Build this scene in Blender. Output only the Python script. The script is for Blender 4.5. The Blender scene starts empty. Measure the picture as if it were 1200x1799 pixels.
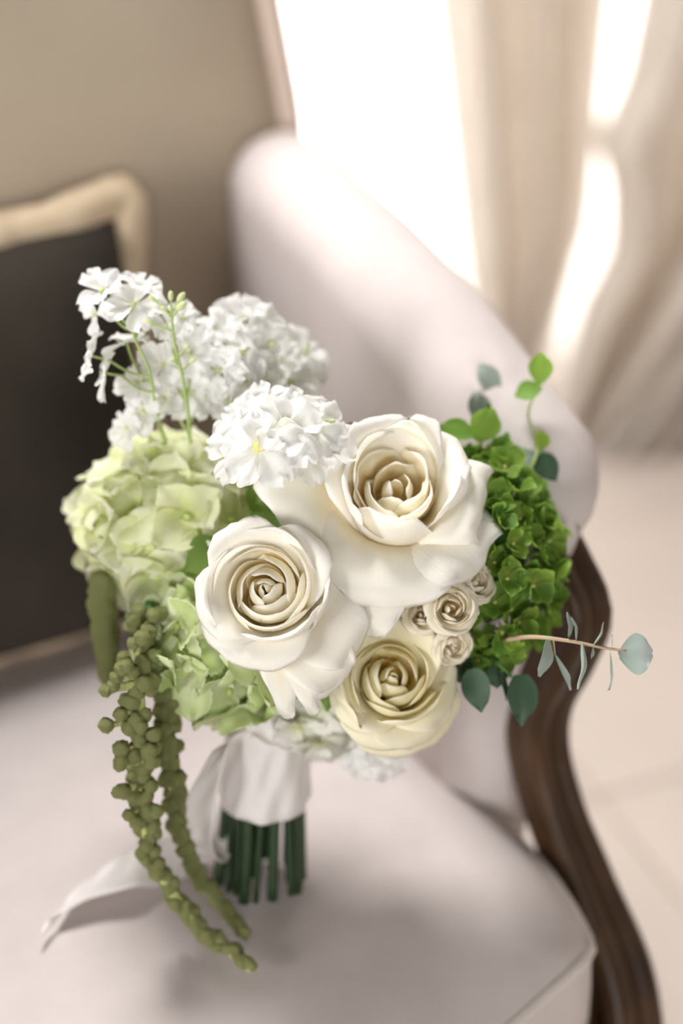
import bpy, bmesh, math, random
import numpy as np
from mathutils import Vector, Matrix, noise

random.seed(7)
S = bpy.context.scene
COL = S.collection
PI = math.pi

# ------------------------------------------------------------------ camera
CAM = Vector((0, 0, 1.215))
FWD = Vector((0, math.cos(math.radians(30)), -0.5))
UP = Vector((0, 0.5, math.cos(math.radians(30))))
RT = Vector((1, 0, 0))
cam_d = bpy.data.cameras.new('camera')
cam_d.sensor_fit = 'HORIZONTAL'
cam_d.sensor_width = 24
cam_d.lens = 50
cam_d.clip_start = 0.05
cam_d.dof.use_dof = True
cam_d.dof.focus_distance = 0.873
cam_d.dof.aperture_fstop = 1.5
cam = bpy.data.objects.new('camera', cam_d)
cam.location = CAM
cam.rotation_euler = (math.radians(60), 0, 0)
COL.objects.link(cam)
S.camera = cam

# ------------------------------------------------------------------ light
W = bpy.data.worlds.new('world')
S.world = W
W.use_nodes = True
bg = W.node_tree.nodes['Background']
bg.inputs['Color'].default_value = (1.0, 0.95, 0.89, 1)
bg.inputs['Strength'].default_value = 0.04


def area(name, loc, target, sx, sy, power, color):
    d = bpy.data.lights.new(name, 'AREA')
    d.shape = 'RECTANGLE'
    d.size, d.size_y = sx, sy
    d.energy = power
    d.color = color
    o = bpy.data.objects.new(name, d)
    o.location = loc
    o.rotation_euler = (Vector(target) - Vector(loc)).to_track_quat('-Z', 'Y').to_euler()
    COL.objects.link(o)
    return o


area('daylight_window', (0.30, 3.25, 0.85), (0.3, 0.8, 0.7), 2.0, 1.5, 95, (1.0, 0.97, 0.94))
area('daylight_high', (-0.42, 1.66, 2.55), (0.0, 0.75, 0.6), 0.6, 0.6, 45, (1.0, 0.97, 0.94))
area('daylight_left', (-2.0, -0.6, 1.1), (0.0, 0.9, 0.75), 1.1, 1.1, 42, (1.0, 0.97, 0.95))
area('fill_front', (0.7, -4.2, 1.35), (0.0, 0.9, 0.75), 2.2, 1.4, 92, (1.0, 0.965, 0.92))  # unseen fill lamp, added to brighten the backrest and rose fronts
S.view_settings.view_transform = 'Standard'
S.view_settings.look = 'None'
S.view_settings.gamma = 1
S.view_settings.use_curve_mapping = False
S.view_settings.exposure = 0.45
S.cycles.max_bounces = 16
S.cycles.diffuse_bounces = 10
S.cycles.transmission_bounces = 12


# ------------------------------------------------------------------ helpers
def P(u, v, d):
    """point at depth d on the line of sight of photo pixel (u, v)"""
    return CAM + d * (FWD + RT * ((u - 600) / 2500) - UP * ((v - 899.5) / 2500))


def D(a, b, c):
    """direction: a to the right, b up, c towards the viewer, as seen"""
    return (RT * a + UP * b - FWD * c).normalized()


def onz(u, v, z):
    q = FWD + RT * ((u - 600) / 2500) - UP * ((v - 899.5) / 2500)
    return CAM + q * ((z - CAM.z) / q.z)


KX = Vector((0.177, 0.721, 0))
CR = Vector((0.866, 0.5, 0))
CB = Vector((-0.5, 0.866, 0))


def CH(r, b, z):
    """armchair frame: r to its side, b to its back, z up"""
    return KX + CR * r + CB * b + Vector((0, 0, z))


def frame(axis, xhint=RT):
    z = axis.normalized()
    x = (xhint - z * xhint.dot(z)).normalized()
    y = z.cross(x)
    return Matrix((x, y, z)).transposed()


def mat4(loc, m3, s=1.0):
    return Matrix.Translation(loc) @ (m3 * s).to_4x4()


def mesh(name, verts, faces, uvs=None, mat=None, smooth=True):
    me = bpy.data.meshes.new(name)
    me.from_pydata([tuple(v) for v in verts], [], faces)
    if uvs is not None:
        uv = me.uv_layers.new(name='UVMap')
        idx = np.empty(len(me.loops), dtype=np.int32)
        me.loops.foreach_get('vertex_index', idx)
        uv.data.foreach_set('uv', np.asarray(uvs, dtype=np.float32)[idx].ravel())
    if smooth:
        me.polygons.foreach_set('use_smooth', [True] * len(me.polygons))
    if mat:
        me.materials.append(mat)
    me.update()
    return me


def link(name, me, parent=None, mw=None):
    o = bpy.data.objects.new(name, me)
    COL.objects.link(o)
    if parent:
        o.parent = parent
    if mw is not None:
        o.matrix_local = mw
    return o


def tag(o, label, cat, group=None):
    o['label'] = label
    o['category'] = cat
    if group:
        o['group'] = group
    return o


def thing(name, label, cat, mw, group=None):
    o = bpy.data.objects.new(name, None)
    o.empty_display_size = 0.01
    COL.objects.link(o)
    o.matrix_world = mw
    return tag(o, label, cat, group)


def grid_faces(nu, nv, closed_u=False):
    f = []
    for j in range(nv - 1):
        for i in range(nu if closed_u else nu - 1):
            a = j * nu + i
            b = j * nu + (i + 1) % nu
            f.append((a, b, b + nu, a + nu))
    return f


def catmull(pts, n):
    """n samples through pts, even in arc length"""
    p = np.array([tuple(x) for x in pts], dtype=float)
    if len(p) == 2:
        t = np.linspace(0, 1, n)[:, None]
        return p[0] * (1 - t) + p[1] * t
    q = np.vstack([2 * p[0] - p[1], p, 2 * p[-1] - p[-2]])
    out = []
    for i in range(len(p) - 1):
        a, b, c, d = q[i:i + 4]
        for t in np.linspace(0, 1, 14, endpoint=False):
            out.append(0.5 * (2 * b + (c - a) * t + (2 * a - 5 * b + 4 * c - d) * t * t + (3 * b - a - 3 * c + d) * t ** 3))
    out.append(p[-1])
    out = np.array(out)
    s = np.concatenate([[0], np.cumsum(np.linalg.norm(np.diff(out, axis=0), axis=1))])
    tt = np.linspace(0, s[-1], n)
    return np.stack([np.interp(tt, s, out[:, k]) for k in range(out.shape[1])], axis=1)


def tube_geo(pts, rad, n=20, seg=8, cross=None, hint=(0, 0, 1)):
    """swept tube; rad = number or list; cross = list of (x, y) section points"""
    c = catmull(pts, n)
    rr = np.interp(np.linspace(0, 1, n), np.linspace(0, 1, len(rad)), rad) if hasattr(rad, '__len__') else np.full(n, rad)
    tan = np.gradient(c, axis=0)
    tan /= np.linalg.norm(tan, axis=1)[:, None] + 1e-12
    h = np.array(hint, dtype=float)
    if cross is None:
        cross = [(math.cos(2 * PI * k / seg), math.sin(2 * PI * k / seg)) for k in range(seg)]
    seg = len(cross)
    v = []
    x = None
    for i in range(n):
        t = tan[i]
        if x is None:
            x = np.cross(t, h)
            if np.linalg.norm(x) < 1e-3:
                x = np.cross(t, (1, 0, 0))
        x = x - t * x.dot(t)
        x /= np.linalg.norm(x)
        y = np.cross(t, x)
        for (a, b) in cross:
            v.append(c[i] + rr[i] * (a * x + b * y))
    f = grid_faces(seg, n, True)
    v.append(c[0])
    v.append(c[-1])
    k0, k1 = len(v) - 2, len(v) - 1
    for i in range(seg):
        f.append((k0, (i + 1) % seg, i))
        f.append((k1, (n - 1) * seg + i, (n - 1) * seg + (i + 1) % seg))
    return v, f


def tube(name, pts, rad, mat, parent=None, n=20, seg=8, cross=None, inv=None, hint=(0, 0, 1)):
    if inv is not None:
        pts = [inv @ Vector(p) for p in pts]
    v, f = tube_geo(pts, rad, n, seg, cross, hint)
    return link(name, mesh(name, v, f, mat=mat), parent)


# ------------------------------------------------------------------ materials
def new_mat(name):
    m = bpy.data.materials.new(name)
    m.use_nodes = True
    return m, m.node_tree.nodes, m.node_tree.links


def basic(name, col, rough=0.6, noise_scale=None, col2=None, bump=0.0, bump_scale=200, spec=0.3, transl=0.0, tcol=None):
    m, N, L = new_mat(name)
    b = N['Principled BSDF']
    b.inputs['Base Color'].default_value = (*col, 1)
    b.inputs['Roughness'].default_value = rough
    b.inputs['Specular IOR Level'].default_value = spec
    tc = N.new('ShaderNodeTexCoord')
    src = None
    if noise_scale:
        nz = N.new('ShaderNodeTexNoise')
        nz.inputs['Scale'].default_value = noise_scale
        nz.inputs['Detail'].default_value = 4
        L.new(tc.outputs['Object'], nz.inputs['Vector'])
        cr = N.new('ShaderNodeValToRGB')
        cr.color_ramp.elements[0].position = 0.32
        cr.color_ramp.elements[1].position = 0.68
        cr.color_ramp.elements[0].color = (*col, 1)
        cr.color_ramp.elements[1].color = (*(col2 or col), 1)
        L.new(nz.outputs['Fac'], cr.inputs['Fac'])
        L.new(cr.outputs['Color'], b.inputs['Base Color'])
        src = cr.outputs['Color']
    if bump:
        n2 = N.new('ShaderNodeTexNoise')
        n2.inputs['Scale'].default_value = bump_scale
        L.new(tc.outputs['Object'], n2.inputs['Vector'])
        bp = N.new('ShaderNodeBump')
        bp.inputs['Strength'].default_value = bump
        bp.inputs['Distance'].default_value = 0.002
        L.new(n2.outputs['Fac'], bp.inputs['Height'])
        L.new(bp.outputs['Normal'], b.inputs['Normal'])
    if transl:
        t = N.new('ShaderNodeBsdfTranslucent')
        t.inputs['Color'].default_value = (*(tcol or col), 1)
        if src and tcol is None:
            L.new(src, t.inputs['Color'])
        mx = N.new('ShaderNodeMixShader')
        mx.inputs['Fac'].default_value = transl
        L.new(b.outputs['BSDF'], mx.inputs[1])
        L.new(t.outputs['BSDF'], mx.inputs[2])
        L.new(mx.outputs['Shader'], N['Material Output'].inputs['Surface'])
    return m


def petal_mat(name, stops, transl=0.35, rough=0.55, vary=None, vein=0.25, edge=None, vein_scale=70, patch=None):
    """colour runs along the petal (UV.y: base to tip); vary = second set of stops, picked per petal;
    patch = (colour, scale, amount) soft natural mottling of the petal itself"""
    m, N, L = new_mat(name)
    b = N['Principled BSDF']
    b.inputs['Roughness'].default_value = rough
    b.inputs['Specular IOR Level'].default_value = 0.25
    uv = N.new('ShaderNodeUVMap')
    uv.uv_map = 'UVMap'
    sep = N.new('ShaderNodeSeparateXYZ')
    L.new(uv.outputs['UV'], sep.inputs[0])

    def ramp(st):
        cr = N.new('ShaderNodeValToRGB')
        e = cr.color_ramp.elements
        while len(e) < len(st):
            e.new(0.5)
        for k, (p, c) in enumerate(st):
            e[k].position = p
            e[k].color = (*c, 1)
        L.new(sep.outputs['Y'], cr.inputs['Fac'])
        return cr.outputs['Color']

    def mix(a, c, fac, fixed=None):
        mx = N.new('ShaderNodeMix')
        mx.data_type = 'RGBA'
        L.new(a, mx.inputs['A'])
        if fixed is not None:
            mx.inputs['B'].default_value = (*fixed, 1)
        else:
            L.new(c, mx.inputs['B'])
        if isinstance(fac, float):
            mx.inputs['Factor'].default_value = fac
        else:
            L.new(fac, mx.inputs['Factor'])
        return mx.outputs['Result']
    col = ramp(stops)
    oi = N.new('ShaderNodeObjectInfo')
    if vary:
        col = mix(col, ramp(vary), oi.outputs['Random'])
    if patch:
        tc = N.new('ShaderNodeTexCoord')
        ad = N.new('ShaderNodeVectorMath')
        ad.operation = 'ADD'
        L.new(tc.outputs['Object'], ad.inputs[0])
        cx = N.new('ShaderNodeCombineXYZ')
        for k in 'XYZ':
            L.new(oi.outputs['Random'], cx.inputs[k])
        L.new(cx.outputs[0], ad.inputs[1])
        nz = N.new('ShaderNodeTexNoise')
        nz.inputs['Scale'].default_value = patch[1]
        L.new(ad.outputs[0], nz.inputs['Vector'])
        mr = N.new('ShaderNodeMapRange')
        mr.inputs['From Min'].default_value = 0.42
        mr.inputs['From Max'].default_value = 0.68
        mr.inputs['To Max'].default_value = patch[2]
        L.new(nz.outputs['Fac'], mr.inputs['Value'])
        col = mix(col, None, mr.outputs['Result'], fixed=patch[0])
    if edge:                                   # thin rim of another tone along the petal's outline
        ab = N.new('ShaderNodeMath')
        ab.operation = 'ABSOLUTE'
        L.new(sep.outputs['X'], ab.inputs[0])
        mxm = N.new('ShaderNodeMath')
        mxm.operation = 'MAXIMUM'
        L.new(ab.outputs[0], mxm.inputs[0])
        L.new(sep.outputs['Y'], mxm.inputs[1])
        mr = N.new('ShaderNodeMapRange')
        mr.inputs['From Min'].default_value = edge[1]
        mr.inputs['From Max'].default_value = 1.0
        mr.inputs['To Max'].default_value = edge[2]
        L.new(mxm.outputs[0], mr.inputs['Value'])
        col = mix(col, None, mr.outputs['Result'], fixed=edge[0])
    L.new(col, b.inputs['Base Color'])
    if vein:
        mp = N.new('ShaderNodeMapping')
        mp.inputs['Scale'].default_value = (vein_scale * 0.32, 3.0, 1)
        L.new(uv.outputs['UV'], mp.inputs['Vector'])
        n1 = N.new('ShaderNodeTexNoise')
        n1.inputs['Scale'].default_value = 1.0
        n1.inputs['Detail'].default_value = 3
        L.new(mp.outputs[0], n1.inputs['Vector'])
        bp = N.new('ShaderNodeBump')
        bp.inputs['Strength'].default_value = vein
        bp.inputs['Distance'].default_value = 0.0006
        L.new(n1.outputs['Fac'], bp.inputs['Height'])
        L.new(bp.outputs['Normal'], b.inputs['Normal'])
    t = N.new('ShaderNodeBsdfTranslucent')
    L.new(col, t.inputs['Color'])
    mx = N.new('ShaderNodeMixShader')
    mx.inputs['Fac'].default_value = transl
    L.new(b.outputs['BSDF'], mx.inputs[1])
    L.new(t.outputs['BSDF'], mx.inputs[2])
    L.new(mx.outputs['Shader'], N['Material Output'].inputs['Surface'])
    return m


M = {}
M['rose'] = petal_mat('rose_petal', [(0.0, (0.90, 0.74, 0.34)), (0.4, (0.96, 0.89, 0.70)), (0.62, (0.97, 0.945, 0.87)), (1.0, (0.97, 0.955, 0.92))],
                      transl=0.36, vein=0.35)
M['rose_heart'] = petal_mat('rose_heart_petal', [(0.5, (0.99, 0.90, 0.62)), (0.74, (0.99, 0.945, 0.80)), (0.88, (0.985, 0.965, 0.89)), (1.0, (0.97, 0.955, 0.91))],
                            transl=0.64, vein=0.25)
M['cream_heart'] = petal_mat('cream_rose_heart_petal', [(0.5, (0.96, 0.84, 0.46)), (0.75, (0.965, 0.91, 0.66)), (0.9, (0.965, 0.93, 0.74)), (1.0, (0.96, 0.93, 0.78))],
                             transl=0.5, vein=0.25)
M['rose_cream'] = petal_mat('cream_rose_petal', [(0.0, (0.86, 0.76, 0.36)), (0.45, (0.93, 0.87, 0.60)), (0.75, (0.95, 0.91, 0.72)), (1.0, (0.95, 0.92, 0.77))],
                            transl=0.36, vein=0.3)
M['spray_rose'] = petal_mat('spray_rose_petal', [(0.3, (0.95, 0.84, 0.60)), (0.7, (0.97, 0.93, 0.80)), (1.0, (0.97, 0.94, 0.86))], transl=0.5, vein=0.2)
M['lime_petal'] = petal_mat('lime_white_hydrangea_petal', [(0.0, (0.74, 0.78, 0.38)), (0.35, (0.92, 0.92, 0.78)), (1.0, (0.94, 0.94, 0.88))],
                            transl=0.4, vary=[(0.0, (0.66, 0.74, 0.26)), (0.5, (0.88, 0.90, 0.60)), (1.0, (0.90, 0.92, 0.66))], vein=0.3,
                            patch=((0.74, 0.82, 0.36), 1.6, 0.38))
M['pale_petal'] = petal_mat('white_hydrangea_petal', [(0.0, (0.80, 0.82, 0.60)), (0.4, (0.93, 0.93, 0.88)), (1.0, (0.93, 0.92, 0.90))], transl=0.4, vein=0.3)
M['green_petal'] = petal_mat('pale_green_hydrangea_petal', [(0.0, (0.80, 0.84, 0.58)), (0.5, (0.50, 0.64, 0.22)), (1.0, (0.50, 0.64, 0.24))],
                             transl=0.35, vary=[(0.0, (0.84, 0.86, 0.62)), (0.5, (0.82, 0.85, 0.60)), (1.0, (0.76, 0.82, 0.48))], vein=0.5,
                             edge=((0.84, 0.87, 0.66), 0.86, 0.7), patch=((0.42, 0.58, 0.16), 2.5, 0.4))
M['deep_petal'] = petal_mat('green_hydrangea_petal', [(0.0, (0.46, 0.50, 0.12)), (0.35, (0.24, 0.38, 0.05)), (1.0, (0.27, 0.42, 0.06))],
                            transl=0.38, vary=[(0.0, (0.15, 0.28, 0.04)), (0.5, (0.13, 0.28, 0.04)), (1.0, (0.16, 0.32, 0.05))], vein=0.5,
                            edge=((0.42, 0.62, 0.14), 0.8, 0.6), rough=0.5)
M['white_petal'] = petal_mat('white_larkspur_petal', [(0.0, (0.90, 0.92, 0.82)), (0.3, (0.93, 0.93, 0.92)), (1.0, (0.94, 0.94, 0.94))], transl=0.42, vein=0.3)
M['eucalyptus'] = petal_mat('eucalyptus_leaf', [(0.0, (0.27, 0.34, 0.28)), (1.0, (0.36, 0.42, 0.39))], transl=0.15, rough=0.5, vein=0.2,
                            vary=[(0.0, (0.32, 0.40, 0.35)), (1.0, (0.43, 0.49, 0.47))])
M['dark_eucalyptus'] = petal_mat('dark_eucalyptus_leaf', [(0.0, (0.055, 0.11, 0.06)), (1.0, (0.075, 0.13, 0.085))], transl=0.18, rough=0.5, vein=0.2)
M['young_leaf'] = petal_mat('young_eucalyptus_leaf', [(0.0, (0.30, 0.48, 0.06)), (1.0, (0.36, 0.55, 0.07))], transl=0.5, rough=0.5, vein=0.2,
                            vary=[(0.0, (0.20, 0.40, 0.08)), (1.0, (0.22, 0.44, 0.09))])
M['rose_leaf'] = petal_mat('rose_leaf', [(0.0, (0.12, 0.20, 0.03)), (1.0, (0.18, 0.28, 0.06))], transl=0.3, vein=0.4)
M['stem'] = basic('green_stem', (0.055, 0.16, 0.035), 0.45, 60, (0.10, 0.22, 0.05), spec=0.4)
M['dark_stem'] = basic('dark_cut_stem', (0.008, 0.028, 0.009), 0.4, 80, (0.022, 0.052, 0.012), spec=0.5)
M['pale_stem'] = basic('pale_green_stem', (0.42, 0.52, 0.20), 0.5, 60, (0.34, 0.46, 0.14))
M['red_stem'] = basic('reddish_twig', (0.50, 0.30, 0.22), 0.5, 90, (0.42, 0.36, 0.22))
M['bud'] = basic('green_bud', (0.55, 0.66, 0.24), 0.5, 200, (0.78, 0.82, 0.55), transl=0.2)
M['lime_bead'] = basic('lime_flower_eye', (0.52, 0.62, 0.20), 0.5)
M['stamen'] = basic('yellow_stamens', (0.80, 0.68, 0.14), 0.5)
M['amaranth'] = basic('green_amaranth_bloom', (0.56, 0.61, 0.21), 0.8, 300, (0.72, 0.76, 0.36), bump=1.0, bump_scale=900, spec=0.1, transl=0.12)
M['ribbon'] = basic('white_silk_ribbon', (0.90, 0.87, 0.86), 0.4, bump=0.15, bump_scale=400, spec=0.4, transl=0.25)
M['sheer'] = basic('sheer_white_voile', (0.92, 0.92, 0.91), 0.8, transl=0.72, spec=0.0)
M['drape'] = basic('beige_linen_drape', (0.74, 0.69, 0.635), 0.85, 14, (0.78, 0.73, 0.675), bump=0.3, bump_scale=900, transl=0.36, spec=0.05)
M['fabric'] = basic('cream_linen_upholstery', (0.60, 0.54, 0.53), 0.85, 30, (0.63, 0.57, 0.56), bump=0.25, bump_scale=1400, spec=0.1)
M['back_fabric'] = basic('shaded_cream_linen', (0.48, 0.405, 0.315), 0.9, 9, (0.52, 0.44, 0.345), bump=0.25, bump_scale=1400, spec=0.1)  # cream fabric, with the backrest's shade put into a browner base colour
M['piping'] = basic('cream_piping', (0.70, 0.635, 0.60), 0.8, bump=0.2, bump_scale=900)
M['wood'] = basic('dark_walnut', (0.030, 0.014, 0.006), 0.42, 18, (0.075, 0.036, 0.014), bump=0.15, bump_scale=120, spec=0.28)
M['back_trim'] = basic('pale_pink_trim', (0.72, 0.58, 0.50), 0.5, 20, (0.76, 0.62, 0.54), spec=0.4)  # pale pinkish tone for the tube along the backrest edge
M['charcoal'] = basic('charcoal_velvet', (0.040, 0.033, 0.027), 0.9, 12, (0.052, 0.043, 0.035), bump=0.2, bump_scale=900, spec=0.15)
M['trim'] = basic('straw_coloured_fringe', (0.64, 0.50, 0.34), 0.9, 60, (0.74, 0.61, 0.45), bump=0.6, bump_scale=500, spec=0.1)
M['tile'] = basic('pale_stone_tile', (0.56, 0.49, 0.44), 0.45, 3, (0.62, 0.54, 0.49), spec=0.4)
M['grout'] = basic('tan_grout', (0.36, 0.28, 0.21), 0.9, 40, (0.40, 0.32, 0.25))
M['plaster'] = basic('warm_white_plaster', (0.78, 0.73, 0.67), 0.9, 5, (0.80, 0.75, 0.69))
M['frame'] = basic('white_window_paint', (0.85, 0.84, 0.82), 0.5, 40, (0.87, 0.86, 0.84))
gm, gN, gL = new_mat('window_glass')
gt = gN.new('ShaderNodeBsdfTransparent')
gg = gN.new('ShaderNodeBsdfGlossy')
gg.inputs['Roughness'].default_value = 0.03
gx = gN.new('ShaderNodeMixShader')
gx.inputs['Fac'].default_value = 0.06
gL.new(gt.outputs[0], gx.inputs[1])
gL.new(gg.outputs[0], gx.inputs[2])
gL.new(gx.outputs[0], gN['Material Output'].inputs['Surface'])
M['glass'] = gm


# ------------------------------------------------------------------ the room
def box_geo(x0, x1, y0, y1, z0, z1, bev=0.0):
    v = [(x, y, z) for z in (z0, z1) for y in (y0, y1) for x in (x0, x1)]
    f = [(0, 2, 3, 1), (4, 5, 7, 6), (0, 1, 5, 4), (2, 6, 7, 3), (0, 4, 6, 2), (1, 3, 7, 5)]
    return v, f


def box(name, dims, mat, parent=None, kind=None, mw=None):
    v, f = box_geo(*dims)
    o = link(name, mesh(name, v, f, mat=mat, smooth=False), parent, mw)
    if kind:
        o['kind'] = kind
    return o


floor = box('floor', (-1.6, 2.6, -0.6, 3.05, -0.04, -0.004), M['grout'], kind='structure')
tv, tf = box_geo(-0.298, 0.298, -0.298, 0.298, -0.02, 0.0)
tile_me = mesh('floor_tile', tv, tf, mat=M['tile'], smooth=False)
tang = math.radians(21)
for i in range(-5, 7):
    for j in range(-5, 7):
        c = Vector((0.325, 1.382, 0)) + Matrix.Rotation(tang, 3, 'Z') @ Vector((0.3 + i * 0.6, 0.3 + j * 0.6, 0))
        if -1.25 < c.x < 2.2 and -0.2 < c.y < 2.68:
            link('floor_tile', tile_me, floor, Matrix.Translation(c) @ Matrix.Rotation(tang, 4, 'Z'))
WX0, WX1, WZ1 = -0.75, 1.65, 2.45
wb = []
wfc = []
for dims in ((-1.6, WX0, 2.95, 3.05, 0, 2.75), (WX1, 2.6, 2.95, 3.05, 0, 2.75), (WX0, WX1, 2.95, 3.05, WZ1, 2.75)):
    v, f = box_geo(*dims)
    wfc += [tuple(i + len(wb) for i in q) for q in f]
    wb += v
o = link('wall_back', mesh('wall_back', wb, wfc, mat=M['plaster'], smooth=False))
o['kind'] = 'structure'
box('wall_right', (2.5, 2.6, -0.6, 2.95, 0, 2.75), M['plaster'], kind='structure')
win = bpy.data.objects.new('window_1', None)
win.location = (0.45, 3.0, 0)
win['kind'] = 'structure'
COL.objects.link(win)
for (a, b_, c_, d_) in ((-1.2, -1.13, 0, WZ1), (1.13, 1.2, 0, WZ1), (-1.2, 1.2, 0, 0.08), (-1.2, 1.2, WZ1 - 0.07, WZ1), (-0.05, 0.05, 0.08, WZ1 - 0.07), (-1.13, -0.05, 1.2, 1.25), (0.05, 1.13, 1.2, 1.25)):
    box('window_bar', (a, b_, -0.03, 0.03, c_, d_), M['frame'], win)
for (a, b_) in ((-1.13, -0.05), (0.05, 1.13)):
    for (c_, d_) in ((0.08, 1.2), (1.25, WZ1 - 0.07)):
        box('pane', (a, b_, -0.004, 0.004, c_, d_), M['glass'], win)


# ------------------------------------------------------------------ curtains
def curtain(name, label, fn, mat, nu, nv, loc):
    v = [fn(i / (nu - 1), j / (nv - 1)) for j in range(nv) for i in range(nu)]
    v = [Vector(p) - Vector(loc) for p in v]
    o = link(name, mesh(name, v, grid_faces(nu, nv), mat=mat))
    o.location = loc
    tag(o, label, 'curtain')
    md = o.modifiers.new('thickness', 'SOLIDIFY')
    md.thickness = 0.0012
    return o


def sheer_fn(s, t):
    z = 2.5 * (1 - t) + 0.003
    x = -0.72 + s * 2.3
    y = 2.72 + 0.028 * math.sin(s * 70) + 0.012 * math.sin(s * 31 + 1)
    return (x, y, z)


curtain('sheer_curtain', 'sheer white voile curtain glowing across the window behind the armchair', sheer_fn, M['sheer'], 330, 24, (0.4, 2.72, 0))


def drape_fn(edges, nf, ph, y0, amp):
    """edges: (height, left x, right x) of the hanging cloth, floor to top"""
    zs = [e[0] for e in edges]

    def fn(s, t):
        z = 2.5 * (1 - t) ** 1.3 + 0.004
        x0 = float(np.interp(z, zs, [e[1] for e in edges]))
        x1 = float(np.interp(z, zs, [e[2] for e in edges]))
        w = (x1 - x0)
        a = amp * (0.55 + 0.45 * min(1.0, w / 0.7))
        q = s + 0.035 * math.sin(s * 9 + ph)
        y = y0 - 0.06 * max(0, 0.7 - z) + a * (math.sin(q * nf * 2 * PI + ph) + 0.3 * math.sin(q * nf * 4.6 * PI + 1.3))
        return (x0 + w * s, y, z)
    return fn


curtain('linen_drape', 'beige linen drape hanging in deep folds nearer the armchair back', drape_fn([(0.0, 0.26, 0.36), (0.2, 0.24, 0.40), (0.4, 0.21, 0.445), (0.8, 0.15, 0.45), (2.5, 0.0, 0.42)], 2.6, 0.4, 2.50, 0.078), M['drape'], 150, 60, (0.4, 2.50, 0))
curtain('linen_drape', 'beige linen drape sweeping down in wide folds at the right edge', drape_fn([(0.0, 0.37, 0.66), (0.1, 0.395, 0.76), (0.27, 0.425, 0.97), (0.37, 0.468, 1.09), (0.47, 0.462, 1.18), (0.56, 0.430, 1.27), (0.66, 0.470, 1.37), (0.8, 0.485, 1.5), (2.5, 0.6, 1.75)], 5.2, 2.6, 2.40, 0.085), M['drape'], 240, 70, (0.9, 2.42, 0))


# ------------------------------------------------------------------ armchair
chair = thing('armchair', 'cream upholstered armchair with rounded padded arms and dark carved wooden arm post', 'armchair', mat4(CH(-0.31, 0.3, 0), frame(Vector((0, 0, 1)), CR)))
CI = chair.matrix_world.inverted()


def L3(r, b, z):
    return (r + 0.31, b - 0.30, z)


# seat: crowned cushion with a bowed front
def seat_outline(n=96):
    pts = []
    raw = []
    for k in range(24):
        s = k / 23
        raw.append((-0.62 + 0.62 * s, -0.002 - 0.055 * math.sin(PI * s)))
    raw += [(0.016, 0.04), (0.024, 0.11), (0.010, 0.22), (-0.005, 0.4), (-0.005, 0.63), (-0.3, 0.64), (-0.615, 0.63), (-0.62, 0.3)]
    return catmull(raw + [raw[0]], n + 1)[:-1]


out = seat_outline()
cen = np.array((-0.31, 0.29))
sv = []
rings = [(0.0, 0.476), (0.25, 0.4755), (0.5, 0.473), (0.7, 0.468), (0.85, 0.461), (0.94, 0.453), (0.985, 0.444), (1.0, 0.434), (1.006, 0.40), (1.008, 0.37), (1.0, 0.335), (0.97, 0.325)]
for (k, z) in rings:
    for p in out:
        q = cen + (p - cen) * max(k, 0.001)
        sv.append(L3(q[0], q[1], z + (-0.006 if k < 0.9 else 0)))
link('seat', mesh('seat', sv, grid_faces(len(out), len(rings), True), mat=M['fabric']), chair)
for zz, kk in ((0.4365, 0.998), (0.334, 1.004)):
    pp = [L3(*(cen + (p - cen) * kk), zz) for p in out[:70]]
    tube('seat_piping', pp, 0.0042, M['piping'], chair, n=150, seg=8)
# wooden rail under the seat, and legs
rv = []
for (k, z) in ((0.99, 0.33), (1.03, 0.325), (1.035, 0.29), (1.02, 0.26), (0.97, 0.255), (0.9, 0.256)):
    for p in out:
        q = cen + (p - cen) * k
        rv.append(L3(q[0], q[1], z))
link('seat_rail', mesh('seat_rail', rv, grid_faces(len(out), 6, True), mat=M['wood']), chair)


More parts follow.
